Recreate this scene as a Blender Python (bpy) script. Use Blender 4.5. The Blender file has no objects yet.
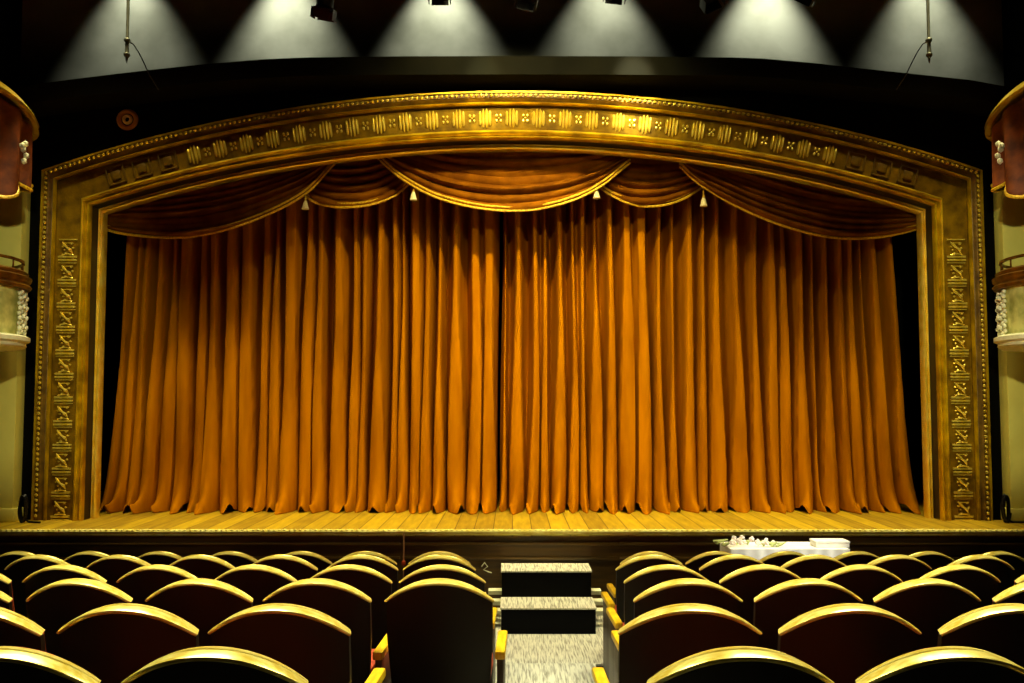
import bpy, bmesh, math, random
from mathutils import Vector, Matrix
random.seed(7)
S = bpy.context.scene
C = S.collection
PI = math.pi

# ------------------------------------------------------------------ camera
FPX = 950.0
TH = math.atan(58.5/950.0)
CZ = 2.07
cd = bpy.data.cameras.new('camera'); cam = bpy.data.objects.new('camera', cd); C.objects.link(cam)
cam.location = (0, 0, CZ); cam.rotation_euler = (PI/2+TH, 0, 0)
cd.sensor_width = 36; cd.lens = FPX/1024*36; cd.clip_start = .05; cd.clip_end = 100
S.camera = cam

def at(px, py, Y):
    """point of the place at distance Y whose direction was measured in the photograph"""
    F = Vector((0, math.cos(TH), math.sin(TH))); U = Vector((0, -math.sin(TH), math.cos(TH)))
    v = F + Vector(((px-512.5)/FPX, 0, 0)) + U*((341.5-py)/FPX)
    return Vector((0, 0, CZ)) + v*(Y/v.y)

# ------------------------------------------------------------------ world, exposure
w = bpy.data.worlds.new('world'); S.world = w; w.use_nodes = True
w.node_tree.nodes['Background'].inputs[0].default_value = (1.0, .8, .4, 1)
w.node_tree.nodes['Background'].inputs[1].default_value = .004
vs = S.view_settings
S.display_settings.display_device = 'sRGB'
vs.view_transform = 'Standard'; vs.look = 'None'; vs.gamma = 1; vs.use_curve_mapping = False
vs.exposure = 0.0

def look(o, tgt):
    d = Vector(tgt)-o.location
    o.rotation_euler = d.to_track_quat('-Z', 'Y').to_euler()
def spot(loc, tgt, e, ang, col=(1, .86, .55), size=.08, blend=.5):
    l = bpy.data.lights.new('spot_lamp', 'SPOT'); l.energy = e; l.color = col
    l.spot_size = math.radians(ang); l.spot_blend = blend; l.shadow_soft_size = size
    o = bpy.data.objects.new('spot_lamp', l); C.objects.link(o); o.location = loc; look(o, tgt); return o
def area(loc, tgt, e, sx, sy, col=(1, .86, .55), spread=180):
    l = bpy.data.lights.new('area_lamp', 'AREA'); l.shape = 'RECTANGLE'; l.size = sx; l.size_y = sy
    l.energy = e; l.color = col; l.spread = math.radians(spread)
    o = bpy.data.objects.new('area_lamp', l); C.objects.link(o); o.location = loc; look(o, tgt); return o

WARM = (1, .86, .45)
# front of house lamps on the curtain
for x, tx, tz, e, ang in ((-3.6, -3.3, 1.5, 560, 22), (-1.8, -1.5, 2.1, 850, 26), (.8, .7, 2.8, 1050, 28), (2.2, 2.0, 2.2, 850, 26), (3.8, 3.5, 1.4, 520, 22)):
    spot((x, 2.0, 6.3), (tx, 11, tz), e, ang, WARM, .1, .8)
# added table spot, then bridge lamps above the apron: face of the arch, curtain, boards
spot((2.7, 3.6, 6.6), (2.5, 8.6, .72), 2400, 10, (1, 1, .85), .08, .8)  # unseen spot, put in only to brighten the white table
area((0.2, 7.4, 6.9), (0.2, 10.6, 3.6), 75, 1.4, .3, WARM, 72)
for x in (-3.4, 0, 3.4):
    area((x, 8.9, 7.0), (x, 9.75, .78), 52, 2.6, .3, WARM, 50)
# two pools on the crown of the arch
spot((-0.45, 8.5, 6.9), (-0.35, 10.2, 5.25), 230, 60, (1, .95, .5), .05, 1)
spot((1.15, 8.5, 6.9), (1.25, 10.2, 5.2), 200, 44, (1, .95, .5), .05, 1)
spot((1.2, 8.5, 6.9), (1.32, 10.2, 5.22), 2000, 15, (1, 1, .8), .05, 1)
spot((-.35, 8.5, 6.9), (-.3, 10.2, 5.25), 600, 14, (1, 1, .6), .05, 1)
# house lights over the seats
area((-2.8, 5.4, 6.8), (-2.6, 3.9, 1), 270, 3.0, 1.6, (1, .96, .62), 90)
area((2.8, 5.4, 6.8), (2.6, 3.9, 1), 270, 3.0, 1.6, (1, .96, .62), 90)
spot((0.35, 6.2, 6.8), (.4, 7.6, 0), 105, 26, (1, .96, .88), .1, .5)
# wall washers above the header
for px, e in ((128, 150), (285, 250), (440, 270), (605, 170), (770, 270), (930, 150)):
    p = at(px, 30, 11.0)
    spot((p.x, 10.72, 7.5), (p.x, 11.16, 6.2), e, 66, (1, 1, .84), .04, 1)
# lamps on the side boxes
spot((-1.6, 2.2, 4.4), (-5.05, 9.6, 2.9), 900, 24, (1, .95, .6), .08, .6)
spot((1.6, 2.2, 4.4), (5.05, 9.6, 2.9), 1100, 24, (1, .95, .6), .08, .6)

# ------------------------------------------------------------------ materials
def lin(c):
    return tuple(((v/255)/12.92 if v/255 <= .04045 else ((v/255+.055)/1.055)**2.4) for v in c)
def mat(name, rgb, rough=.5, metal=0.0, rgb2=None, scale=8.0, stretch=(1, 1, 1), bump=0.0, bscale=60.0,
        emit=None, es=0, sheen=0, coat=0, detail=4, ramp=(.35, .65), spec=.5):
    m = bpy.data.materials.new(name); m.use_nodes = True
    nt = m.node_tree; b = nt.nodes['Principled BSDF']
    b.inputs['Base Color'].default_value = (*lin(rgb), 1)
    b.inputs['Roughness'].default_value = rough; b.inputs['Metallic'].default_value = metal
    b.inputs['Specular IOR Level'].default_value = spec
    if sheen: b.inputs['Sheen Weight'].default_value = sheen; b.inputs['Sheen Tint'].default_value = (*lin(rgb), 1)
    if coat: b.inputs['Coat Weight'].default_value = coat; b.inputs['Coat Roughness'].default_value = .2
    tc = nt.nodes.new('ShaderNodeTexCoord')
    mp = nt.nodes.new('ShaderNodeMapping'); mp.inputs['Scale'].default_value = stretch
    nt.links.new(tc.outputs['Object'], mp.inputs[0])
    nz = nt.nodes.new('ShaderNodeTexNoise'); nz.inputs['Scale'].default_value = scale; nz.inputs['Detail'].default_value = detail
    nt.links.new(mp.outputs[0], nz.inputs['Vector'])
    cr = nt.nodes.new('ShaderNodeValToRGB')
    cr.color_ramp.elements[0].position = ramp[0]; cr.color_ramp.elements[1].position = ramp[1]
    cr.color_ramp.elements[0].color = (*lin(rgb2 or tuple(v*.86 for v in rgb)), 1)
    cr.color_ramp.elements[1].color = (*lin(rgb), 1)
    nt.links.new(nz.outputs[0], cr.inputs[0]); nt.links.new(cr.outputs[0], b.inputs['Base Color'])
    if bump:
        n2 = nt.nodes.new('ShaderNodeTexNoise'); n2.inputs['Scale'].default_value = bscale
        nt.links.new(mp.outputs[0], n2.inputs['Vector'])
        bp = nt.nodes.new('ShaderNodeBump'); bp.inputs['Strength'].default_value = bump; bp.inputs['Distance'].default_value = .01
        nt.links.new(n2.outputs[0], bp.inputs['Height']); nt.links.new(bp.outputs[0], b.inputs['Normal'])
    if emit:
        b.inputs['Emission Color'].default_value = (*lin(emit), 1); b.inputs['Emission Strength'].default_value = es
    return m
M = {}
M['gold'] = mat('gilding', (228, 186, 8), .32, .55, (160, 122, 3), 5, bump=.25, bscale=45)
M['gold_dark'] = mat('dark_gilding', (132, 98, 3), .42, .4, (84, 58, 2), 6, bump=.3, bscale=40)  # darker gold for cove, bead channel and outer square reliefs
M['gold_bright'] = mat('bright_gilding', (255, 228, 95), .25, .6, (235, 196, 40), 9)
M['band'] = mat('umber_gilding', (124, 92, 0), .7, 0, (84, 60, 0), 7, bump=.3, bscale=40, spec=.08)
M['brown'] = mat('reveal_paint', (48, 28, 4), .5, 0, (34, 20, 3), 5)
M['rim'] = mat('brass_rim', (246, 230, 128), .26, .4, (222, 190, 62), 14, stretch=(1, 4, 4))
M['shell'] = mat('dark_back_shell', (22, 16, 5), .6, 0, (16, 11, 3), 6, spec=.25)
M['uphol'] = mat('orange_upholstery', (190, 70, 12), .8, 0, (150, 48, 8), 20, sheen=.3)
M['arm'] = mat('yellow_wood_arm', (240, 200, 28), .38, 0, (215, 165, 14), 12, stretch=(6, 1, 1), coat=.4)
M['wood'] = mat('brown_yellow_wood', (52, 33, 5), .6, 0, (36, 22, 3), 10, stretch=(1, 1, 5), coat=.2)
M['iron'] = mat('black_iron', (20, 20, 20), .4, .5)
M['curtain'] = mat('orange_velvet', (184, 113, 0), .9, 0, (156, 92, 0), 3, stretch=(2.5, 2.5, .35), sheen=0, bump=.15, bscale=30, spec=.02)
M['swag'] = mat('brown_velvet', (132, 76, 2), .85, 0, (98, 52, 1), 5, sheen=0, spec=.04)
M['cord'] = mat('gold_cord', (250, 208, 40), .4, .2, (180, 130, 10), 60)
M['tassel'] = mat('pale_tassel', (240, 225, 160), .6, 0, (215, 195, 120), 60)
M['black'] = mat('black_wall_paint', (8, 8, 5), .9, 0, (6, 6, 3), 3, spec=.03)
M['fascia'] = mat('dark_fascia_paint', (20, 18, 8), .85, 0, (15, 14, 6), 3, spec=.05)
M['wash'] = mat('grey_wall_plaster', (150, 152, 135), .85, 0, (120, 122, 106), 1.6, spec=.1)
M['cream'] = mat('cream_plaster', (224, 214, 104), .6, 0, (212, 200, 92), 3)
M['marble'] = mat('green_cream_marble', (226, 226, 140), .4, 0, (150, 160, 70), 7, detail=8)
M['white'] = mat('white_moulding', (240, 240, 205), .5, 0, (220, 218, 176), 14)
M['redgold'] = mat('red_brown_gilding', (134, 88, 14), .4, .4, (80, 46, 6), 8)
M['drape'] = mat('box_drape_fabric', (138, 66, 8), .7, 0, (84, 34, 4), 7, sheen=.3)
M['pit'] = mat('stage_front_wood', (98, 70, 3), .5, 0, (66, 46, 2), 4, stretch=(.5, 4, 6), coat=.2)
M['floor'] = mat('dark_floor_carpet', (22, 14, 7), .95, 0, (15, 9, 5), 20)
M['cloth'] = mat('white_cloth', (250, 248, 236), .8, 0, (240, 236, 220), 10)
M['petal'] = mat('pale_petals', (252, 246, 236), .7, 0, (248, 222, 200), 30)
M['leafg'] = mat('pale_green_leaf', (190, 200, 120), .7)
M['stair_black'] = mat('black_riser_paint', (7, 7, 7), .8, spec=.1)
M['maroon'] = mat('maroon_lamp_paint', (70, 22, 20), .4, .2)
M['rod'] = mat('grey_metal_rod', (110, 112, 98), .35, .7)
M['lens'] = mat('lamp_lens', (255, 250, 230), .2, 0, emit=(255, 248, 225), es=3.0)
M['red'] = mat('red_indicator', (190, 60, 20), .4)
M['pink'] = mat('pinkish_cable', (170, 120, 80), .5)
M['ring'] = mat('brown_ring', (190, 120, 40), .5)
M['ringc'] = mat('pale_ring', (250, 225, 160), .5)
# patterned carpet: pale with fine dark strokes running up the aisle
def carpet_mat():
    m = mat('pale_streaked_carpet', (222, 220, 200), .9, 0, (150, 147, 130), 6, stretch=(15, .8, 15), detail=3, ramp=(.34, .56), spec=.1)
    return m
M['carpet'] = carpet_mat()
def plank_mat():
    m = bpy.data.materials.new('stage_planks'); m.use_nodes = True; nt = m.node_tree; b = nt.nodes['Principled BSDF']
    b.inputs['Roughness'].default_value = .5
    tc = nt.nodes.new('ShaderNodeTexCoord')
    sp = nt.nodes.new('ShaderNodeSeparateXYZ'); nt.links.new(tc.outputs['Object'], sp.inputs[0])
    mu = nt.nodes.new('ShaderNodeMath'); mu.operation = 'MULTIPLY'; mu.inputs[1].default_value = 1/.19
    nt.links.new(sp.outputs[0], mu.inputs[0])
    fl = nt.nodes.new('ShaderNodeMath'); fl.operation = 'FLOOR'; nt.links.new(mu.outputs[0], fl.inputs[0])
    fr = nt.nodes.new('ShaderNodeMath'); fr.operation = 'FRACT'; nt.links.new(mu.outputs[0], fr.inputs[0])
    wn = nt.nodes.new('ShaderNodeTexWhiteNoise'); wn.noise_dimensions = '1D'; nt.links.new(fl.outputs[0], wn.inputs['W'])
    mp = nt.nodes.new('ShaderNodeMapping'); mp.inputs['Scale'].default_value = (14, 1.6, 1); nt.links.new(tc.outputs['Object'], mp.inputs[0])
    nz = nt.nodes.new('ShaderNodeTexNoise'); nz.inputs['Scale'].default_value = 1.5; nz.inputs['Detail'].default_value = 6
    nt.links.new(mp.outputs[0], nz.inputs['Vector'])
    ad = nt.nodes.new('ShaderNodeMath'); ad.operation = 'MULTIPLY_ADD'; ad.inputs[1].default_value = .3
    nt.links.new(wn.outputs[0], ad.inputs[0]); 
    m2 = nt.nodes.new('ShaderNodeMath'); m2.operation = 'MULTIPLY'; m2.inputs[1].default_value = .7; nt.links.new(nz.outputs[0], m2.inputs[0])
    nt.links.new(m2.outputs[0], ad.inputs[2])
    cr = nt.nodes.new('ShaderNodeValToRGB'); e = cr.color_ramp.elements
    e[0].position = .25; e[0].color = (*lin((140, 108, 3)), 1); e[1].position = .8; e[1].color = (*lin((214, 178, 12)), 1)
    nt.links.new(ad.outputs[0], cr.inputs[0])
    gt = nt.nodes.new('ShaderNodeMath'); gt.operation = 'LESS_THAN'; gt.inputs[1].default_value = .05; nt.links.new(fr.outputs[0], gt.inputs[0])
    mx = nt.nodes.new('ShaderNodeMix'); mx.data_type = 'RGBA'
    nt.links.new(gt.outputs[0], mx.inputs[0]); nt.links.new(cr.outputs[0], mx.inputs[6]); mx.inputs[7].default_value = (*lin((84, 54, 4)), 1)
    nt.links.new(mx.outputs[2], b.inputs['Base Color'])
    return m
M['planks'] = plank_mat()

# ------------------------------------------------------------------ mesh helpers
class MB:
    def __init__(s): s.v = []; s.f = []
    def add(s, vs, fs):
        n = len(s.v); s.v += [tuple(v) for v in vs]; s.f += [tuple(i+n for i in f) for f in fs]; return s
    def box(s, x0, x1, y0, y1, z0, z1, b=0.0):
        if b <= 0:
            vs = [(x, y, z) for x in (x0, x1) for y in (y0, y1) for z in (z0, z1)]
            return s.add(vs, [(0, 1, 3, 2), (4, 6, 7, 5), (0, 4, 5, 1), (2, 3, 7, 6), (0, 2, 6, 4), (1, 5, 7, 3)])
        bm = bmesh.new(); bmesh.ops.create_cube(bm, size=1)
        for v in bm.verts:
            v.co = Vector(((x0+x1)/2+v.co.x*(x1-x0), (y0+y1)/2+v.co.y*(y1-y0), (z0+z1)/2+v.co.z*(z1-z0)))
        bmesh.ops.bevel(bm, geom=bm.edges[:], offset=b, segments=2, affect='EDGES', profile=.6)
        return s.bm(bm)
    def bm(s, bm):
        bm.verts.index_update()
        s.add([v.co[:] for v in bm.verts], [[v.index for v in f.verts] for f in bm.faces]); bm.free(); return s
    def grid(s, rows, closed=False, cap=False):
        n = len(rows[0]); base = len(s.v)
        for r in rows: s.v += [tuple(p) for p in r]
        for i in range(len(rows)-1):
            for j in range(n if closed else n-1):
                k = (j+1) % n
                s.f.append((base+i*n+j, base+i*n+k, base+(i+1)*n+k, base+(i+1)*n+j))
        if cap:
            s.f.append(tuple(base+j for j in reversed(range(n)))); s.f.append(tuple(base+(len(rows)-1)*n+j for j in range(n)))
        return s
    def tube(s, pts, r, n=8, cap=True):
        pts = [Vector(p) for p in pts]; rows = []
        rr = r if isinstance(r, (list, tuple)) else [r]*len(pts)
        up = Vector((0, 0, 1))
        t0 = (pts[1]-pts[0]).normalized()
        if abs(t0.z) > .9: up = Vector((0, 1, 0))
        for i, p in enumerate(pts):
            t = (pts[min(i+1, len(pts)-1)]-pts[max(i-1, 0)]).normalized()
            a = t.cross(up)
            if a.length < 1e-4: a = Vector((1, 0, 0))
            a.normalize(); b = a.cross(t); b.normalize(); up = b
            rows.append([p+a*(math.cos(2*PI*k/n)*rr[i])+b*(math.sin(2*PI*k/n)*rr[i]) for k in range(n)])
        return s.grid(rows, True, cap)
    def lathe(s, prof, n=24, c=(0, 0, 0), cap=True):
        rows = [[(c[0]+r*math.cos(2*PI*k/n), c[1]+r*math.sin(2*PI*k/n), c[2]+z) for k in range(n)] for r, z in prof]
        return s.grid(rows, True, cap)
    def ball(s, c, rx, ry=None, rz=None, sub=1):
        bm = bmesh.new(); bmesh.ops.create_icosphere(bm, subdivisions=sub, radius=1)
        for v in bm.verts: v.co = Vector((c[0]+v.co.x*rx, c[1]+v.co.y*(ry or rx), c[2]+v.co.z*(rz or rx)))
        return s.bm(bm)
    def xf(s, mtx): s.v = [tuple(mtx @ Vector(v)) for v in s.v]; return s
    def build(s, name, m, parent=None, smooth=True, label=None):
        me = bpy.data.meshes.new(name); me.from_pydata(s.v, [], s.f); me.update()
        bm = bmesh.new(); bm.from_mesh(me); bmesh.ops.recalc_face_normals(bm, faces=bm.faces[:]); bm.to_mesh(me); bm.free()
        me.materials.append(m)
        if smooth:
            for p in me.polygons: p.use_smooth = True
            try: me.set_sharp_from_angle(angle=math.radians(38))
            except Exception: pass
        o = bpy.data.objects.new(name, me); C.objects.link(o)
        if parent: o.parent = parent
        if label: o['label'] = label
        return o
def tag(o, label, cat, group=None, kind=None):
    o['label'] = label; o['category'] = cat
    if group: o['group'] = group
    if kind: o['kind'] = kind
    return o
def struct(o): o['kind'] = 'structure'; return o
def thing(name, label, cat, loc=(0, 0, 0), group=None):
    o = bpy.data.objects.new(name, None); C.objects.link(o); o.location = loc; o.empty_display_size = .1
    return tag(o, label, cat, group)
def copy_tree(o, parent=None):
    c = o.copy(); C.objects.link(c); c.parent = parent
    for ch in list(o.children): copy_tree(ch, c)
    return c
def interp(pts, x):
    if x <= pts[0][0]: return pts[0][1]
    for (a, b), (c, d) in zip(pts, pts[1:]):
        if x <= c: return b+(d-b)*(x-a)/(c-a)
    return pts[-1][1]
def crom(pts, n):
    """Catmull-Rom resample of 2-D points"""
    P = [Vector(p) for p in pts]; P = [2*P[0]-P[1]]+P+[2*P[-1]-P[-2]]; out = []
    m = len(pts)-1
    for i in range(n+1):
        u = i/n*m; k = min(int(u), m-1); t = u-k
        a, b, c, d = P[k:k+4]
        out.append(.5*((2*b)+(c-a)*t+(2*a-5*b+4*c-d)*t*t+(3*b-a-3*c+d)*t**3))
    return out

# ------------------------------------------------------------------ key levels
YS = 9.43                                   # stage front edge
ZS = at(512, 530, YS).z                     # stage level
def depth_of(py, z):
    lo, hi = 3, 30
    for _ in range(60):
        m_ = (lo+hi)/2
        if at(512, py, m_).z > z: lo = m_
        else: hi = m_
    return lo
YF = depth_of(520.5, ZS)                    # frame face
YC = depth_of(511, ZS)                      # curtain
XW = 5.9
ROWD = [7.35, 6.3, 5.3, 4.2, 3.19, 2.4]
ROWPY = [551, 554.5, 564.5, 578.5, 604, 648]
TOPZ = [at(512, p, d).z for p, d in zip(ROWPY, ROWD)]
FLZ = [max(0, t-.9) for t in TOPZ]; FLZ[0] = 0.0

# ------------------------------------------------------------------ structure
# raked floor of the stalls, one solid with a terrace for each row
edges = [6.98, 5.95, 4.93, 3.85, 2.8]
prof = [(YS+.02, 0.0)]
for k, e in enumerate(edges): prof += [(e, FLZ[k]), (e, FLZ[k+1])]
prof += [(-1.5, FLZ[-1]), (-1.5, -.3), (YS+.02, -.3)]
mb = MB(); mb.grid([[(x, y, z) for y, z in prof] for x in (-XW, XW)], True, True)
struct(mb.build('floor', M['floor'], smooth=False))
# stage floor
YB = 13.4
st = MB().box(-XW, XW, YS, YB, ZS-.06, ZS).build('floor_stage', M['planks'], smooth=False); struct(st)
# stage front with mouldings
mb = MB(); mb.box(-XW, XW, YS+.03, YS+.12, 0, ZS-.06)
struct(mb.build('wall_stage_front', M['pit'], smooth=False))
mb = MB()
for x0, x1 in ((-XW, -1.1), (-1.08, 1.04), (1.06, XW)):
    mb.box(x0, x1, YS-.0, YS+.03, ZS-.15, ZS-.12, .006)
    mb.box(x0, x1, YS+.005, YS+.03, ZS-.29, ZS-.26, .006)
    mb.box(x0, x1, YS, YS+.03, .0, .09, .006)
struct(mb.build('baseboard_stage', M['pit']))
mb = MB(); mb.tube([(-XW, YS-.012, ZS-.012), (XW, YS-.012, ZS-.012)], .019, 8)
mb.box(-XW, XW, YS-.01, YS+.03, ZS-.05, ZS-.005)
n = 230
for k in range(n): mb.ball((-XW+(k+.5)*2*XW/n, YS-.02, ZS+.002), .016, .014, .012, 1)
struct(mb.build('trim_1', mat('stage_edge_nosing', (255, 246, 150), .45, 0, (240, 220, 100), 9)))

# frame geometry
pc = at(512.5, 139, YF); pk = at(91, 205, YF)
XI = -pk.x; sag = pc.z-pk.z
R = (XI*XI+sag*sag)/(2*sag); ZCC = pc.z-R
print('frame', YF, YC, 'XI', XI, 'R', R, 'ZS', ZS, 'top', pc.z, 'sag', sag)
def arch_pts(o, na=64, nj=2, zb=None):
    X = XI+o; r = R+o; a = math.asin(X/r); zc_ = ZCC+math.sqrt(r*r-X*X); zb = ZS if zb is None else zb
    pts = [(-X, zb+(zc_-zb)*k/nj) for k in range(nj)]
    pts += [(r*math.sin(-a+2*a*k/na), ZCC+r*math.cos(-a+2*a*k/na)) for k in range(na+1)]
    pts += [(X, zc_+(zb-zc_)*(k+1)/nj) for k in range(nj)]
    return pts
def sweep(prof, closed=True, zb=None):
    cols = [arch_pts(o, zb=zb) for o, y in prof]
    rows = [[(cols[j][i][0], prof[j][1], cols[j][i][1]) for j in range(len(prof))] for i in range(len(cols[0]))]
    return MB().grid(rows, closed, closed)
# header wall with the opening, curved top edge
edge_px = [(0, 88), (62, 79.5), (100, 75), (143, 70), (200, 64), (256, 59.5), (300, 57.5), (400, 56.3), (512, 56), (625, 56.3), (740, 57.5), (768, 58.5), (820, 63), (870, 68.5), (980, 80), (1024, 88)]
YWF = YF+.06
def ztop(X, Y):
    px = 512.5+X/Y*FPX; return at(px, interp(edge_px, px), Y).z
OW = .40
ap = arch_pts(OW, na=64, nj=1)
front = []
mb = MB()
rows = []
for (x, z) in ap:
    jam = (abs(abs(x)-(XI+OW)) < 1e-6)
    xo = x
    rows.append((x, z))
# outer boundary: up the side, along the top, down the side
xs = [p[0] for p in rows]
outer = []
N = len(rows)
for i, (x, z) in enumerate(rows):
    if i == 0: outer.append((-XW, ZS-.06))
    elif i == N-1: outer.append((XW, ZS-.06))
    else:
        X = -XW+(i-1)/(N-3)*2*XW; outer.append((X, ztop(X, YWF)))
inner = [(x, max(z, ZS-.06) if 0 < i < N-1 else ZS-.06) for i, (x, z) in enumerate(rows)]
ring = [[(a[0], YWF, a[1]), (b[0], YWF, b[1]), (b[0], YWF+.2, b[1]), (a[0], YWF+.2, a[1])] for a, b in zip(inner, outer)]
mb.grid(ring, True, True)
struct(mb.build('wall_front', M['black'], smooth=False))
# dark curved fascia in front of the header
mb = MB(); rr = []
for k in range(61):
    X = -XW+k/60*2*XW; zt = ztop(X, YWF-.28)
    rr.append([(X, YWF-.28, zt), (X, YWF-.001, zt), (X, YWF-.001, zt-.26), (X, YWF-.28, zt-.2)])
mb.grid(rr, True, True)
struct(mb.build('trim_2', M['fascia']))
# recess wall behind and ceiling
YR = YWF+.95
struct(MB().box(-XW, XW, YR, YR+.1, 5.2, 8.0).build('wall_upper', M['wash'], smooth=False))
struct(MB().box(-XW, XW, YWF+.2, YR, 5.2, 5.28).build('trim_3', M['black'], smooth=False))
struct(MB().box(-XW-.15, XW+.15, -1.5, YB+.15, 8.0, 8.15).build('ceiling', M['black'], smooth=False))
struct(MB().box(-XW-.15, -XW, -1.5, YB+.15, -.3, 8.0).build('wall_left', M['black'], smooth=False))
struct(MB().box(XW, XW+.15, -1.5, YB+.15, -.3, 8.0).build('wall_right', M['black'], smooth=False))
struct(MB().box(-XW, XW, YB, YB+.15, 0, 8.0).build('wall_back', M['black'], smooth=False))
struct(MB().box(-XW-.15, XW+.15, -1.65, -1.5, -.3, 8.15).build('wall_rear', M['black'], smooth=False))

# ------------------------------------------------------------------ proscenium frame
fr = thing('proscenium_frame', 'gilded arched proscenium frame around the stage opening, relief panels down its sides', 'frame', (0, YF, ZS))
def fpart(mb, name, m, label=None):
    mb.v = [(x, y-YF, z-ZS) for x, y, z in mb.v]; return mb.build(name, m, fr, label=label)
Y0 = YF
def roll(o0, o1, y, h, n=6):
    """convex moulding between two offsets, standing h proud of y"""
    return [(o0+(o1-o0)*k/n, y-h*math.sin(PI*k/n)) for k in range(n+1)]
fpart(sweep(roll(0, .035, Y0, .03)+roll(.035, .1, Y0, .05)[1:]+[(.1, Y0+.05), (0, Y0+.05)]), 'inner_moulding', M['gold'])
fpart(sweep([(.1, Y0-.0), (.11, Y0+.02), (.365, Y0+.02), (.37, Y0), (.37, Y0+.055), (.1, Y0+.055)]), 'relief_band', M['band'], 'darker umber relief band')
fpart(sweep(roll(.37, .388, Y0, .035)+roll(.388, .41, Y0, .022)[1:]+[(.41, Y0+.055), (.37, Y0+.055)]), 'raised_fillet', M['gold'])
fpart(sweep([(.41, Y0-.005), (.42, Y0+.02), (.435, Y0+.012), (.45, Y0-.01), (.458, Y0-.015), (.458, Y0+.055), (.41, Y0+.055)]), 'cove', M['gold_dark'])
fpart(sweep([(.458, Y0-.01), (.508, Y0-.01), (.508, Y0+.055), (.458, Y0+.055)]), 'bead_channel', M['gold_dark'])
fpart(sweep([(.508, Y0-.026), (.528, Y0-.026), (.528, Y0+.055), (.508, Y0+.055)]), 'outer_fillet', M['gold'])
# rope of beads
mb = MB(); bp = arch_pts(.483, na=300, nj=80)
dist = 0; last = Vector(bp[0]); acc = 0.0; step = .054
for a, b in zip(bp, bp[1:]):
    a = Vector(a); b = Vector(b); L = (b-a).length; d = (b-a)/L; pos = 0
    while acc+L-pos >= step:
        adv = step-acc; pos += adv; acc = 0; p = a+d*pos
        bm = bmesh.new(); bmesh.ops.create_icosphere(bm, subdivisions=1, radius=1)
        ang = math.atan2(d.y, d.x)
        for v in bm.verts:
            q = Vector((v.co.x*.022, v.co.z*.019)); c_, s_ = math.cos(ang+.6), math.sin(ang+.6)
            v.co = Vector((p.x+q.x*c_-q.y*s_, Y0-.018+v.co.y*.018, p.y+q.x*s_+q.y*c_))
        mb.bm(bm)
    acc += L-pos
fpart(mb, 'bead_rope', M['gold_bright'])
# reveal and the inner rim set back behind it
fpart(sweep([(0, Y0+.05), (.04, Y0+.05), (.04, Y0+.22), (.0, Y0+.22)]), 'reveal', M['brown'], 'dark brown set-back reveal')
fpart(sweep(roll(-.07, -.026, Y0+.20, .035)+roll(-.026, .0, Y0+.20, .02)[1:]+[(0.04, Y0+.22), (.04, Y0+.28), (-.07, Y0+.28)]), 'inner_rim', M['gold_bright'])
# rosettes along the arch: ribbed discs with small crosses between
def rosette_mb():
    mb = MB()
    for i, x in enumerate((-.056, -.021, .016, .052)):
        h = .108*math.sqrt(max(.05, 1-(x/.082)**2)); wd = .0165 if i != 1 else .013
        rows = []
        for k in range(9):
            t = -1+2*k/8; e = math.sqrt(max(0, 1-t**4)); 
            rows.append([(x+wd*math.cos(q)*(.35+.65*e), -.006-.028*math.sin(q)*(.3+.7*e), h*t) for q in [PI*j/6 for j in range(7)]])
        mb.grid(rows)
    return mb
def cross_mb():
    mb = MB()
    for sx in (-1, 1):
        for sz in (-1, 1): 
            mb.ball((sx*.022, -.006, sz*.028), .015, .014, .02, 1)
    mb.ball((0, -.01, 0), .012, .014, .012, 1); return mb
def square_mb():
    mb = MB()
    for a in (0, 1, 2, 3):
        q = MB().box(-.1, .1, -.02, 0, .085, .1, .004); q.xf(Matrix.Rotation(a*PI/2, 4, 'Y')); mb.add(q.v, q.f)
    q = MB().box(-.05, .05, -.018, 0, -.05, .05, .012); q.xf(Matrix.Rotation(0, 4, 'Y')); mb.add(q.v, q.f)
    return mb
# relief panels on the jambs
def panel_mb():
    mb = MB()
    for z in (-.112, -.076): mb.box(-.1, .1, -.022, 0, z-.012, z+.012, .004)
    mb.box(-.098, .098, -.014, 0, .105, .12, .004); mb.box(-.06, .06, -.02, 0, .068, .08, .004)
    mb.tube([(-.06, -.012, .085), (-.03, -.026, .045), (.0, -.03, .02), (.03, -.026, .0), (.05, -.012, -.04)], [.006, .018, .01, .018, .006], 6)
    for p in ((-.035, .0), (.04, .065), (-.055, .035), (.055, .02), (-.02, -.035)):
        mb.ball((p[0], -.01, p[1]), .016, .014, .014, 1)
    mb.tube([(-.06, -.01, -.055), (0, -.022, -.045), (.06, -.01, -.055)], .01, 6)
    return mb
proto = {}
def ornament(kind, name, m, X, Z, ang):
    if kind not in proto:
        o = {'r': rosette_mb, 'c': cross_mb, 's': square_mb, 'p': panel_mb}[kind]().build(name, m, fr); proto[kind] = o
    else:
        o = proto[kind].copy(); C.objects.link(o); o.parent = fr
    o.location = (X, .02, Z-ZS); o.rotation_euler = (0, ang, 0); return o
rm = R+.235; da = .2905/rm
for k in range(-15, 16):
    a = k*da; X, Z = rm*math.sin(a), ZCC+rm*math.cos(a)
    if abs(k) <= 12: ornament('r', 'rosette', M['gold_bright'], X, Z, a)
    else: ornament('s', 'square_relief', M['gold_dark'], X, Z, a)
    if -12 <= k < 12:
        b = a+da/2; ornament('c', 'cross_flower', M['gold_bright'], rm*math.sin(b), ZCC+rm*math.cos(b), b)
mz = .2525
for sx in (-1, 1):
    for k in range(12):
        ornament('p', 'relief_panel', M['gold_bright'], sx*(XI+.235), ZS+.115+k*mz, 0)

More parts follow.
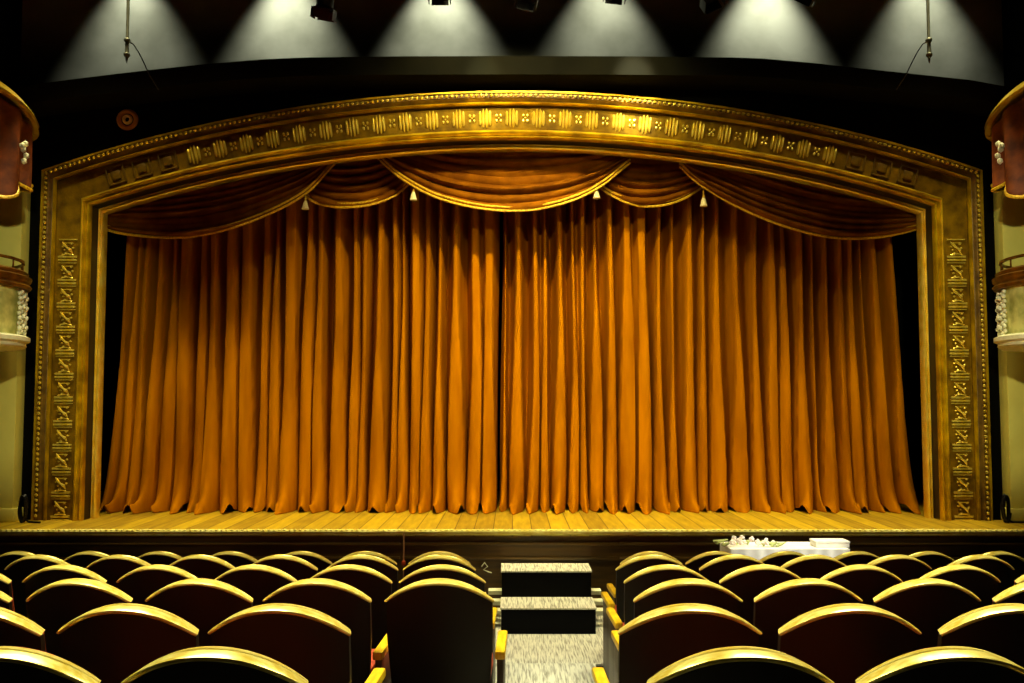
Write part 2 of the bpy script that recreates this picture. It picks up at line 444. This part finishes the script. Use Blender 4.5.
# ------------------------------------------------------------------ stage curtain, two halves
valleys = [108, 120, 131, 143, 159, 173, 190, 203, 219, 236, 254, 267, 279, 298, 312, 326, 347, 358, 368, 388, 398, 407, 421, 433, 446, 466, 482, 499, 509, 528, 541, 552, 569, 580, 590, 605, 620, 637, 654, 669, 682, 700, 712, 730, 751, 768, 782, 797, 814, 823, 840, 853, 867, 877, 895, 912]
strong = {501, 108, 912, 895, 120, 143, 159, 190, 219, 254, 279, 298, 326, 347, 368, 388, 407, 433, 446, 466, 499, 509, 528, 552, 569, 590, 605, 620, 654, 669, 682, 700, 712, 730, 751, 768, 797, 814, 823, 840, 867, 877, 900}
ZT = pc.z+.25
def curtain(vp, rnd, yoff, free):
    """free: which end is the outer one that flares on the boards"""
    rg = random.Random(rnd); nz = 46; zs = [(i/nz)**1.6 for i in range(nz+1)]
    n = len(vp)
    ph = [rg.uniform(0, 6.28) for _ in vp]; am = [rg.uniform(.6, 1.35) for _ in vp]; tl = [rg.uniform(-.022, .022) for _ in vp]
    gp = [(rg.uniform(.5, 1.5) if v in strong else .35) for v in vp]
    rows = []; S_ = 18
    for t in zs:
        z = ZS+.004+t*(ZT-ZS); h = (z-ZS)
        vx = []
        for i, p in enumerate(vp):
            X = (p-512.5)/FPX*YC*.99
            q4 = (abs(X)/4.15)**6
            X = X*(1.0-q4*.012*min(1, h/3.3)+q4*.012*math.exp(-h/.5))
            X += .011*math.sin(ph[i]+h*1.3)*am[i]+tl[i]*(h-1.5)/3
            vx.append(X)
        for i in range(1, n): vx[i] = max(vx[i], vx[i-1]+.035)
        row = []
        for i in range(n-1):
            wd = vx[i+1]-vx[i]
            for s in range(S_):
                u = s/S_
                A = (.27+.6*wd)*(.75+.25*am[i])
                hh = min(1, h/3.0)
                g0 = (.02+.08*hh)*gp[i]/wd*(.6+.6*hh); g1 = (.02+.08*hh)*gp[i+1]/wd*(.6+.6*hh)
                g0 = min(.40, max(.08, g0)); g1 = min(.40, max(.08, g1))
                if u < g0: b = (u/g0)**2.2*(1.6-.6*u/g0)
                elif u > 1-g1: b = ((1-u)/g1)**2.2*(1.6-.6*(1-u)/g1)
                else: b = 1.0
                b = .82*b+.18*math.sin(PI*u)
                d0 = 0 if vp[i] in strong else .5; d1 = 0 if vp[i+1] in strong else .5
                base = d0*(1-u)+d1*u
                y = -(A*(base+(1-base)*b))
                k = math.exp(-h/.13)
                y -= k*(.03+.20*am[i]*math.sin(PI*u)**2)
                x = vx[i]+wd*u+k*.05*math.sin(ph[i])*math.sin(PI*u)
                zz = z+math.exp(-h/.07)*.085*max(0, math.cos(2*PI*u+ph[i]))**2*am[i]
                y += .022*math.sin(ph[i]*2+h*2.1+u*2)*min(1, h/.3)
                row.append((x, YC+yoff+.33+y, zz))
        rows.append(row)
    o = MB().grid(rows).build('stage_curtain', M['curtain'])
    sm = o.modifiers.new('thick', 'SOLIDIFY'); sm.thickness = .006
    return o
iL = valleys.index(509)
cl = curtain(valleys[:iL], 3, .0, 0)
tag(cl, 'orange velvet stage curtain half on the left, hanging closed to the boards', 'curtain', 'stage curtain halves')
cr_ = curtain([501]+valleys[iL:], 5, .0, 1)
tag(cr_, 'orange velvet stage curtain half on the right, its inner edge meeting the other at centre', 'curtain', 'stage curtain halves')
# dark masking cloth behind
# ------------------------------------------------------------------ swags
def topline(px, Y):
    """just above the opening edge, as seen, so the heading stays behind the frame"""
    r = 1376.0; return 130+r-math.sqrt(r*r-(px-512.5)**2)
def swag(label, bot, Y, xl, xr, lift=0, nf=7, seed=1, gl=0.0, gr=0.0):
    """bot: sag line; the heading runs from xl to xr; gl/gr: how far each end's height stays open"""
    rg = random.Random(seed)
    nU, nV = 60, 72
    B = crom(bot, nU); fa = [rg.uniform(.25, 1.25) for _ in range(20)]
    rows = []
    for j in range(nV+1):
        v = j/nV; row = []
        for i in range(nU+1):
            u = i/nU
            bx, by = B[i]
            tx = xl+(xr-xl)*u; ty = topline(tx, Y)-6
            e = v
            px = tx+(bx-tx)*e; py = ty+(by-ty)*e
            p = at(px, py, Y)
            mid = math.sin(PI*min(1, max(0, u)))**.5
            f = v*nf+.25*math.sin(u*5+seed)*v
            fold = abs(math.sin(PI*f))**.8*fa[int(f) % 20]
            amp = (.035+.045*mid)*min(1, v*3+.25)
            d = -amp*fold-.10*mid*v
            row.append((p.x, Y+d, p.z))
        rows.append(row)
    t = thing('swag', label, 'curtain', (0, Y, 0), 'swags of the valance')
    for r in rows:
        for i in range(len(r)): r[i] = (r[i][0], r[i][1]-Y, r[i][2])
    o = MB().grid(rows).build('drape', M['swag'], t)
    sm = o.modifiers.new('thick', 'SOLIDIFY'); sm.thickness = .01; sm.offset = 0
    last = [Vector(p) for p in rows[-1]]
    mb = MB(); mb.tube([p+Vector((0, -.012, .0)) for p in last], .014, 8)
    mb.tube([p+Vector((0, -.012, .042)) for p in last], .013, 8)
    mb.build('gold_trim', M['cord'], t, label='double gold cord edge')
    # short bullion fringe between the cords
    return t
YV = YC-.42
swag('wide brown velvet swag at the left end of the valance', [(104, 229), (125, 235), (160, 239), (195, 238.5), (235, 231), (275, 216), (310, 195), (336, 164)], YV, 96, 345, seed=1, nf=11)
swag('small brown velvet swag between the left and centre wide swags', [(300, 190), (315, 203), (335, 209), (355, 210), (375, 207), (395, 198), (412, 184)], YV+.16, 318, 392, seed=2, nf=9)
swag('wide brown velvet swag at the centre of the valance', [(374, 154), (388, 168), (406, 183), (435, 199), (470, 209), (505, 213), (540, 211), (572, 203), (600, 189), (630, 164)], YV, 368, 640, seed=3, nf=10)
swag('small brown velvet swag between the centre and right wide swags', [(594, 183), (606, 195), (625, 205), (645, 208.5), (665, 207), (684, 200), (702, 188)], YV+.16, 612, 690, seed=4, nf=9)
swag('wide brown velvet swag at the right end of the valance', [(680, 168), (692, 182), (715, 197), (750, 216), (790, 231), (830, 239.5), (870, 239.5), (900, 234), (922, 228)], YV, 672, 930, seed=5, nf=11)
# tassels
def tassel():
    t = thing('tassel', '', 'tassel', (0, 0, 0), 'valance tassels')
    mb = MB().lathe([(.002, .02), (.012, .012), (.014, 0), (.009, -.012), (.012, -.02)], 12); mb.build('knob', M['cord'], t)
    pr = [(.010, -.018), (.02, -.04), (.032, -.09), (.040, -.115), (.036, -.118), (.002, -.11)]
    rows = []
    for r, z in pr: rows.append([((r*(1+.07*(k % 2)))*math.cos(2*PI*k/24), (r*(1+.07*(k % 2)))*math.sin(2*PI*k/24), z) for k in range(24)])
    MB().grid(rows, True, True).build('fringe_skirt', M['tassel'], t)
    MB().tube([(0, .0, .015), (0, .02, .06)], .005, 6).build('cord_loop', M['cord'], t)
    return t
tp = tassel()
for i, (px, py, lb) in enumerate([(306, 199, 'left wide swag meets the small left swag'), (414, 190, 'small left swag meets the centre wide swag'),
                                  (597, 188, 'centre wide swag meets the small right swag'), (704, 196, 'small right swag meets the right wide swag')]):
    o = tp if i == 0 else copy_tree(tp)
    o.location = at(px, py, YV-.1); o['label'] = 'small pale tassel where the '+lb

# ------------------------------------------------------------------ theatre seats
HW = .234
LEFT = set()
def seat_proto():
    t = thing('theatre_seat', '', 'seat', (0, 0, 0), 'theatre seats')
    H = .9; n = 28
    def arc(u, s=.090):            # top curve
        return -s*abs(u)**2.1
    def cy(u): return .05*(u*u)     # ends come forward, toward the stage
    # back shell: outer skin seen from behind
    rows = []
    for k in range(14):
        v = k/13
        row = []
        for i in range(n+1):
            u = -1+2*i/n; zt = H-.02+arc(u)
            z = .30+(zt-.30)*v
            wd = HW*(.90+.10*min(1, v*1.5)) 
            row.append((u*wd, cy(u)+.10*(1-v)-.012*math.sin(PI*v), z))
        for i in range(n, -1, -1):
            u = -1+2*i/n; zt = H-.02+arc(u); z = .30+(zt-.30)*v
            wd = HW*(.90+.10*min(1, v*1.5))
            row.append((u*wd, cy(u)+.10*(1-v)+.022, z))
        rows.append(row)
    MB().grid(rows, True, True).build('back_shell', M['shell'], t)
    # top rim: a broad rounded rail
    rows = []
    for i in range(n+1):
        u = -1+2*i/n; c = (u*HW*1.0, cy(u)+.014, H-.014+arc(u)); q = 1-.25*abs(u)**8
        tx = Vector((HW, .10*u, -.225*u*abs(u)**.15)).normalized(); up = Vector((0, 0, 1)); up = (up-tx*up.dot(tx)).normalized(); fw = up.cross(tx)*-1
        sec = [(-.030, -.012), (-.035, .003), (-.028, .008), (-.010, .0075), (-.006, .0035), (-.002, .006), (.026, .001), (.034, -.003), (.036, -.009), (.030, -.014)]
        rows.append([Vector(c)+fw*(a*q)+up*(b*q) for a, b in sec])
    MB().grid(rows, True, True).build('top_rim', M['rim'], t, label='polished gold curved top rim')
    # padded front of the back, peeping over the rim
    rows = []
    for k in range(10):
        v = k/9; row = []
        for i in range(n+1):
            u = -1+2*i/n; zt = H-.011+arc(u); z = .45+(zt-.45)*v; wd = HW*.90
            row.append((u*wd, cy(u)+.08*(1-v)+.045+.045*math.sin(PI*min(1, v*.93+.05))*(1-u**4)+.012, z))
        for i in range(n, -1, -1):
            u = -1+2*i/n; zt = H-.011+arc(u); z = .45+(zt-.45)*v
            row.append((u*HW*.90, cy(u)+.10*(1-v)+.026, z))
        rows.append(row)
    MB().grid(rows, True, True).build('back_cushion', M['uphol'], t)
    # tipped-down seat cushion
    MB().box(-.215, .215, .16, .58, .36, .46, .03).build('seat_cushion', M['uphol'], t)
    # standards, arms
    for sx in (-1, 1):
        q = MB().box(sx*.266-.014, sx*.266+.014, .08, .42, 0, .535, .006).build('side_standard', M['wood'], t)
        p = MB().box(sx*.266-.023, sx*.266+.023, .06, .46, .535, .572, .01).build('armrest', M['arm'], t, label='yellow wooden armrest')
        if sx < 0: LEFT.update((q, p))
    MB().box(-.24, .24, .12, .16, .22, .34, .01).build('hinge_bar', M['iron'], t)
    return t
seatp = seat_proto()
cols = [  # left block from the aisle outward, right block from the aisle outward (px)
 ([440, 367, 303, 232, 162, 93, 22], [651, 716, 786, 856, 926, 996]),
 ([440, 363, 283, 202, 122, 42], [652, 735, 814, 896, 978]),
 ([443, 350, 256, 160, 66, -29], [667, 762, 860, 958, 1056]),
 ([440, 318, 200, 80, -40], [688, 808, 927, 1046]),
 ([280, 128, -26], [690, 850, 1010]),
 ([214, 5], [742, 952])]
rown = ['front row nearest the stage', 'second row from the stage', 'third row from the stage', 'fourth row from the stage', 'fifth row from the stage', 'sixth row from the stage, nearest the viewer']
ordn = ['beside the centre aisle', 'second out from the aisle', 'third out from the aisle', 'fourth out from the aisle', 'fifth out from the aisle', 'sixth out from the aisle', 'seventh out from the aisle']
def copy_seat(keep_left):
    c = seatp.copy(); C.objects.link(c)
    for ch in list(seatp.children):
        if ch in LEFT and not keep_left: continue
        q = ch.copy(); C.objects.link(q); q.parent = c
    return c
first = True
for r, (L, Rr) in enumerate(cols):
    for side, lst in (('right', Rr), ('left', L)):
        for k, px in enumerate(lst):
            leftmost = (side == 'right' and k == 0) or (side == 'left' and k == len(lst)-1)
            o = seatp if first else copy_seat(leftmost); first = False
            d = ROWD[r]; X = (px-512.5)/FPX*d
            o.location = (X, d, TOPZ[r]-.9)
            o.rotation_euler = (0, 0, math.radians(min(6, 2.5*abs(X-.2)))*(1 if X > .2 else -1))
            o['label'] = 'gold-rimmed dark seat, %s block, %s, %s' % (side, rown[r].replace(', nearest the viewer', ''), ordn[k] if not (side == 'left' and r >= 4) else ['nearest the aisle', 'second out from the aisle', 'third out from the aisle'][k])

# ------------------------------------------------------------------ aisle carpet and steps to the stage
mb = MB(); T = .012
segs = [(YS, 7.8, -.40, .87, 0), (7.8, edges[0], -.26, .74, 0), (edges[0], edges[1], -.19, .60, 1), (edges[1], edges[2], -.09, .54, 2),
        (edges[2], edges[3], -.03, .47, 3), (edges[3], edges[4], -.03, .29, 4), (edges[4], 1.2, -.03, .28, 5)]
for y1, y0, x0, x1, lv in segs:
    mb.box(x0, x1, y0, y1, FLZ[lv], FLZ[lv]+T)
    if lv < 5 and y0 != 7.8: mb.box(x0, x1, y0, y0+T, FLZ[lv], FLZ[lv+1]+T)
car = mb.build('aisle_carpet', M['carpet'], smooth=False); tag(car, 'pale grey streaked carpet down the centre aisle', 'carpet')
mb = MB()
sx0, sx1 = at(501.5, 634, 8.4).x, at(597.5, 634, 8.4).x
ys = [depth_of(634, T), None, None]
z1 = at(512, 608, ys[0]).z; y2 = depth_of(597, z1); z2 = at(512, 571, y2).z; y3 = min(YS-.02, depth_of(561, z2))
print('steps', ys[0], z1, y2, z2, y3)
stt = thing('stage_steps', 'short flight of black steps with pale carpeted treads up to the stage', 'steps', ((sx0+sx1)/2, ys[0], T))
def spt(mb, name, m, label=None):
    mb.v = [(x-(sx0+sx1)/2, y-ys[0], z-T) for x, y, z in mb.v]; return mb.build(name, m, stt, smooth=False, label=label)
spt(MB().box(sx0, sx1, ys[0], y3, T, z1-.012), 'riser', M['stair_black'], 'black riser')
spt(MB().box(sx0, sx1, y2, y3, z1-.012, z2-.012), 'riser', M['stair_black'], 'black riser')
spt(MB().box(sx0-.008, sx1+.008, ys[0]-.01, y2, z1-.012, z1), 'tread', M['carpet'], 'pale streaked tread')
spt(MB().box(sx0-.008, sx1+.008, y2-.01, y3, z2-.012, z2), 'tread', M['carpet'], 'pale streaked tread')
for (yy, pyb) in ((8.75, 611), (8.95, 601.5), (9.15, 591)):
    z = at(512, pyb, yy).z
    for a, b in ((sx0-.13, sx0), (sx1, sx1+.11)):
        spt(MB().box(a, b, yy-.0, yy+.14, z-.035, z), 'side_ledge', M['white'], 'white ledge beside the steps')

# ------------------------------------------------------------------ white table with flowers and box
ty = 8.55
a = at(731, 549, ty); b = at(850, 549, ty)
tz = a.z
t = thing('side_table', 'long low table under a white cloth in front of the stage', 'table', ((a.x+b.x)/2, ty, 0))
hwid = (b.x-a.x)/2
MB().box(-hwid+.02, hwid-.02, .0, .42, tz-.03, tz-.006, .006).build('tabletop', M['pit'], t)
for sx in (-1, 1):
    for yy in (.04, .38):
        MB().tube([(sx*(hwid-.08), yy, 0), (sx*(hwid-.08), yy, tz-.03)], .018, 8).build('leg', M['iron'], t)
mb = MB(); n = 60; rows = []
per = [(-hwid+i*2*hwid/n, -.012) for i in range(n+1)]+[(hwid, .43)]+[(hwid-i*2*hwid/n, .432) for i in range(1, n+1)]
for k in range(6):
    v = k/5; rows.append([(x*(1+.012*v)+0, y-.02*v*math.sin(i*.9), tz-(.13+.015*math.sin(i*.35))*v) for i, (x, y) in enumerate(per)])
mb.grid(rows, True); base = len(mb.v); mb.v += [(x, y, tz) for x, y in per]; mb.f.append(tuple(range(base, base+len(per))))
cl_ = mb.build('tablecloth', M['cloth']); cl_.location = t.location; tag(cl_, 'white cloth laid over the low table before the stage', 'tablecloth')
p = at(748, 549, ty+.14)
fl = thing('flower_bouquet', 'loose bunch of pale flowers lying at the left of the white table', 'flowers', (p.x, ty+.16, tz))
rg = random.Random(4)
for k in range(15):
    x = rg.uniform(-.24, .24); z = .03+rg.uniform(0, .055)*(1-abs(x)/.3); y = rg.uniform(-.08, .1)
    mb = MB()
    for q in range(6):
        an = q*PI/3+rg.random(); mb.ball((x+.014*math.cos(an), y+.008*math.sin(an*2), z+.014*math.sin(an)), .013, .01, .011, 1)
    mb.ball((x, y-.008, z), .009, .009, .009, 1); mb.build('blossom', M['petal'], fl)
mb = MB()
for k in range(18):
    x = rg.uniform(-.27, .27); y = rg.uniform(-.08, .12); mb.tube([(x, y, .012), (x+rg.uniform(-.05, .05), y, .03), (x+rg.uniform(-.1, .1), y, .035+rg.uniform(0, .02))], [.012, .014, .003], 5)
mb.build('foliage', M['leafg'], fl)
p = at(832, 549, ty+.1)
bx = MB().box(-.15, .15, -.09, .09, 0, .055, .006); bx.box(-.155, .155, -.095, .095, .04, .06, .005)
bo = bx.build('white_box', M['cloth']); bo.location = (p.x, ty+.15, tz); tag(bo, 'flat white lidded box at the right end of the white table', 'box')

# ------------------------------------------------------------------ opera boxes, pilasters, drapes
def pilaster(s, label):
    mb = MB(); xi = abs(at(17.5, 400, YF-.1).x)
    y0, y1 = YF-.12, YWF-.003; XW = 5.897; pt = at(20, 140, YF).z
    mb.box(s*xi if s > 0 else -XW, XW if s > 0 else -xi, y0, y1, ZS+.14, pt, .01)
    o = mb.build('pilaster', M['cream']); 
    tt = thing('pilaster', label, 'column', (s*(xi+XW)/2, YF, ZS), 'cream pilasters')
    o.name = 'shaft'; o.parent = tt; o.data.transform(Matrix.Translation((-s*(xi+XW)/2, -YF, -ZS)))
    hw = (XW-xi)/2
    MB().box(-hw-.03 if s > 0 else -hw, hw if s > 0 else hw+.03, y0-.03-YF, y1-YF, 0, .14, .015).build('plinth', M['cream'], tt)
pilaster(-1, 'plain cream pilaster at the left of the gilded frame')
pilaster(1, 'plain cream pilaster at the right of the gilded frame')
BY = 9.1
def opera_box(s, label):
    cx = s*5.62
    t = thing('opera_box', label, 'balcony', (cx, BY, 0), 'bow-fronted opera boxes')
    def R_(px): return abs(cx)-abs(at(px, 300, BY).x)
    def Z_(py): return at(25, py, BY).z
    def half(prof, name, m, label=None):
        rows = []
        for k in range(33):
            a_ = PI/2+PI*k/32 if s > 0 else -PI/2+PI*k/32
            rows.append([(r*math.cos(a_), r*math.sin(a_), z) for r, z in prof])
        return MB().grid(rows, True, True).build(name, m, t, label=label)
    r = R_(19)
    half([(r-.16, Z_(287)), (r+.0, Z_(287)), (r+.02, Z_(284)), (r-.01, Z_(281)), (r+.015, Z_(278)), (r+.02, Z_(275)), (r-.02, Z_(273)), (r-.01, Z_(270)), (r-.04, Z_(268)), (r-.16, Z_(268))], 'cornice', M['redgold'])
    half([(r-.16, Z_(336)), (r-.06, Z_(336)), (r-.05, Z_(310)), (r-.06, Z_(286)), (r-.16, Z_(286))], 'parapet', M['marble'])
    half([(.0, Z_(348)), (r-.05, Z_(348)), (r-.01, Z_(345)), (r-.02, Z_(342)), (r+.02, Z_(340)), (r+.02, Z_(336)), (r-.02, Z_(334)), (.0, Z_(334))], 'base_moulding', M['white'])
    half([(r-.075, Z_(257)), (r-.05, Z_(257)), (r-.05, Z_(259.5)), (r-.075, Z_(259.5))], 'handrail', M['redgold'])
    for k in range(9):
        a_ = (PI/2+PI*(k+.5)/9) if s > 0 else (-PI/2+PI*(k+.5)/9)
        x, y = (r-.062)*math.cos(a_), (r-.062)*math.sin(a_)
        MB().tube([(x, y, Z_(268.5)), (x, y, Z_(258.5))], .009, 6).build('rail_post', M['redgold'], t)
    for ang in (-100, -80, -42, -28, 9, 22, 60, 78):
        aa = math.radians(ang) if s < 0 else PI-math.radians(ang)
        mb = MB()
        for q in range(9):
            z = Z_(331)+(Z_(291)-Z_(331))*q/8; w_ = .045 if q % 2 else .03
            for e in (-1, 1):
                da_ = e*w_/(r-.03); rr_ = r-.035+.012*(q % 2)
                mb.ball((rr_*math.cos(aa+da_), rr_*math.sin(aa+da_), z+.01*e), .022, .022, .026, 1)
        mb.build('leaf_ornament', M['white'], t)
    return t
opera_box(-1, 'bow-fronted opera box with marbled parapet at the left edge')
opera_box(1, 'bow-fronted opera box with marbled parapet at the right edge')
def box_canopy(s, label):
    cx = s*5.62
    t = thing('box_canopy', label, 'drapery', (cx, BY, 0), 'canopies over the opera boxes')
    r = abs(cx)-abs(at(29.5, 120, BY).x)
    zt = at(38, 121, BY).z
    def ang(k, n): return (PI/2+PI*k/n) if s > 0 else (-PI/2+PI*k/n)
    def rise(a): # towards the camera the crest climbs
        return .24*max(0, .45-math.sin(a))
    n = 96
    rows = []
    for k in range(n+1):
        a_ = ang(k, n); c_, s_ = math.cos(a_), math.sin(a_); h = rise(a_)
        sec = [(r-.09, zt+.10+h), (r-.06, zt+.09+h), (r-.045, zt+.05+h), (r-.02, zt+.045+h), (r+.0, zt+.01+h), (r-.008, zt-.02+h), (r-.05, zt-.02+h), (r-.12, zt+.04+h)]
        rows.append([(q*c_, q*s_, z) for q, z in sec])
    MB().grid(rows, True, True).build('crest_rail', M['gold_bright'], t)
    # roof that closes the canopy to the wall
    rows = []
    for k in range(n+1):
        a_ = ang(k, n); c_, s_ = math.cos(a_), math.sin(a_); h = rise(a_)
        rows.append([((r-.09)*c_, (r-.09)*s_, zt+.11+h), ((r*.5)*c_, (r*.5)*s_, zt+.35+h*.5), (0.0, 0.0, zt+.5)])
    MB().grid(rows).build('roof', M['redgold'], t)
    rows = []; nv = 18; bot = []
    def length(a):
        e = math.degrees(math.asin(max(-1, min(1, math.sin(a)))))   # 0 at the silhouette, -90 to the camera
        e += 0; L0 = lambda q: interp([(-90, .5), (-60, .66), (-40, .48), (-26, .60), (-18, .72), (-9, .76), (-2, .66), (3, .48), (9, .56), (16, .60), (27, .56), (40, .45), (90, .55)], q)
        return sum(L0(e+d) for d in (-4, -2, 0, 2, 4))/5
    for j in range(nv+1):
        v = j/nv; row = []
        for k in range(n+1):
            a_ = ang(k, n); L = length(a_); h = rise(a_)
            q = r-.075-.06*math.sin(a_*17)*(.35+.65*v)-.03*v
            row.append((q*math.cos(a_), q*math.sin(a_), zt-.04+h*(1-v)-L*v))
        rows.append(row)
    o = MB().grid(rows).build('drape', M['drape'], t); sm = o.modifiers.new('thick', 'SOLIDIFY'); sm.thickness = .012
    MB().tube([Vector(p) for p in rows[-1]], .018, 8).build('gold_fringe', M['cord'], t)
    mb = MB()
    for e, z in ((-5, .30), (-7, .36), (-4, .41), (-6, .47), (-8, .33)):
        a_ = math.radians(e) if s < 0 else PI-math.radians(e)
        mb.ball(((r+.02)*math.cos(a_), (r+.02)*math.sin(a_), zt-z+.05), .03, .03, .034, 1)
    mb.build('drape_highlight', M['white'], t)  # white balls added as a pale highlight on the drape
    return t
box_canopy(-1, 'draped canopy with pale crest over the left opera box')
box_canopy(1, 'draped canopy with pale crest over the right opera box')

# ------------------------------------------------------------------ rigging above
YP = 9.75
zp = at(512, -42, YP).z
bar = MB().tube([(-XW, YP, zp), (XW, YP, zp)], .028, 10).build('lighting_bar', M['iron']); tag(bar, 'black lighting bar carrying the spotlights above the stage', 'bar')
def lamp_proto():
    t = thing('spotlight', '', 'spotlight', (0, 0, 0), 'spotlights on the bar')
    MB().lathe([(.05, .16), (.095, .14), (.105, .05), (.105, -.08), (.09, -.1), (.09, -.2), (.115, -.22), (.115, -.23), (.08, -.225)], 20).build('lamp_body', M['iron'], t)
    MB().lathe([(.001, -.205), (.045, -.203), (.06, -.198), (.05, -.19)], 16).build('lens', M['lens'], t)
    mb = MB()
    for q in range(4):
        z = MB().box(-.09, .09, .11, .118, -.33, -.22, .002); z.xf(Matrix.Rotation(q*PI/2, 4, 'Z')); mb.add(z.v, z.f)
    mb.build('barn_doors', M['maroon'], t)
    MB().tube([(-.13, 0, -.02), (-.14, 0, .1), (-.1, 0, .25), (.1, 0, .25), (.14, 0, .1), (.13, 0, -.02)], .012, 6).build('yoke', M['iron'], t)
    return t
lp = lamp_proto()
lamps = [(328, -12, .5, .35, 'with maroon doors, the lowest and leftmost on the bar'), (440, -29, .1, 0, 'over the light pool left of centre, only its front showing'), (533, -20, -.7, .5, 'tilted with a bright lens, above the middle of the arch'),
         (618, -30, .2, .2, 'over the light pool right of centre, only its front showing'), (700, -18, -.6, -.9, 'tilted with a bright lens over the right part of the arch'), (818, -28, .3, .9, 'rightmost on the bar')]
for i, (px, py, rx, ry, lb) in enumerate(lamps):
    o = lp if i == 0 else copy_tree(lp)
    p = at(px, py, YP+.02); o.location = (p.x, YP, p.z); o.rotation_euler = (rx*.5, ry*.5, 0)
    o['label'] = 'black stage spotlight '+lb
    if i: 
        for ch in o.children:
            if ch.name.startswith('barn_doors'):
                ch.data = ch.data.copy(); ch.data.materials[0] = M['iron']
    ck = MB().tube([(p.x, YP, p.z+.2), (p.x, YP, zp+.03)], .012, 6); ck.box(p.x-.03, p.x+.03, YP-.035, YP+.035, zp-.04, zp+.035, .006)
    ck.v = [tuple(o.matrix_basis.inverted() @ Vector(v)) for v in ck.v]
    ck.build('hook_clamp', M['iron'], o)
for sx in (-1, 0, 1):
    MB().tube([(sx*4.6+.3, YP, zp), (sx*4.6+.3, YP, 8.0)], .012, 6).build('hanger', M['iron'], bar)
# hanging rods
def rod(px, sgn, label):
    Y = 9.3; c = at(px, 30, Y)
    t = thing('hanging_rod', label, 'rod', (c.x, Y, c.z), 'hanging rods')
    Z = lambda py: at(px, py, Y).z-c.z
    MB().tube([(0, 0, Z(55)), (0, 0, 8.0-c.z)], .016, 8).build('tube', M['rod'], t)
    MB().lathe([(.016, Z(38)), (.032, Z(39.5)), (.032, Z(41)), (.018, Z(43)), (.02, Z(53)), (.032, Z(54)), (.03, Z(56)), (.014, Z(58)), (.012, Z(60)), (.002, Z(63.5))], 12).build('finial', M['rod'], t)
    d = 1/FPX*Y*sgn
    MB().tube([(0, 0, Z(41)), (5*d, .03, Z(43)), (9*d, .05, Z(49)), (13*d, .1, Z(58)), (15.5*d, .2, Z(68)), (17*d, .42, Z(76))], .006, 6).build('wire', M['iron'], t)
rod(128, 1, 'thin hanging metal rod with pointed finial at the upper left')
rod(929, -1, 'thin hanging metal rod with pointed finial at the upper right')
# round fitting on the black wall
c = at(127, 119, YWF-.03)
t = thing('round_fitting', 'small brown ring-shaped wall fitting on the black wall above the frame', 'fitting', (c.x, YWF, c.z))
def ringmb(r0, r1, d):
    return MB().grid([[((r1+(r0-r1)*(.5+.5*math.cos(q)))*math.cos(a), -d*math.sin(q) , (r1+(r0-r1)*(.5+.5*math.cos(q)))*math.sin(a)) for q in [PI*j/6 for j in range(7)]] for a in [2*PI*k/32 for k in range(33)]])
ringmb(.068, .118, .03).build('outer_ring', M['ring'], t)
ringmb(.025, .055, .04).build('inner_ring', M['ringc'], t, label='paler inner ring')
# thin cable with a red lamp in front of the stage
c = at(404, 583, YS-.1)
t = thing('cable_pole', 'thin pinkish pole with a small red lamp before the stage front, left of centre', 'pole', (c.x, YS-.1, 0))
MB().tube([(0, 0, 0), (0, 0, at(404, 533, YS-.1).z)], .007, 6).build('pole', M['pink'], t)
z = at(404, 563, YS-.1).z
MB().box(-.018, .018, -.018, .018, z-.02, z+.02, .004).build('indicator', M['red'], t)
MB().lathe([(.05, 0), (.05, .01), (.01, .02)], 12).build('foot', M['iron'], t)
# small white cord on the stage front
c = at(486, 570, YS-.03)
mb = MB(); mb.tube([(-.04, 0, .03), (-.01, -.01, .07), (.02, 0, .03), (-.02, 0, .0), (.03, -.01, -.02), (.06, 0, -.03)], .006, 6)
o = mb.build('looped_cord', M['white']); o.location = (c.x, YS-.012, c.z); tag(o, 'small white looped cord on the stage front left of the steps', 'cord')
# black cable coils beside the pilasters
def coil(px, label):
    Y = YF-.16; c = at(px, 508, Y); mb = MB(); pts = []
    for k in range(120):
        a_ = k/120*2*PI*5; rr_ = .055+.008*math.sin(k*.7)
        pts.append((rr_*.55*math.cos(a_), -.02-.012*(k/24), .15+.13*math.sin(a_)+.01*math.sin(k*.31)))
    mb.tube(pts, .011, 6)
    mb.tube([(.03, -.03, .03), (.06, -.05, .012), (.12, -.06, .012), (.2, -.08, .012)], .011, 6)
    o = mb.build('cable_coil', M['iron']); o.location = (c.x, Y, ZS); tag(o, label, 'cable', 'black cable coils')
coil(26, 'black coil of cable on the stage between left pilaster and frame')
coil(1004, 'black coil of cable on the stage between right pilaster and frame')
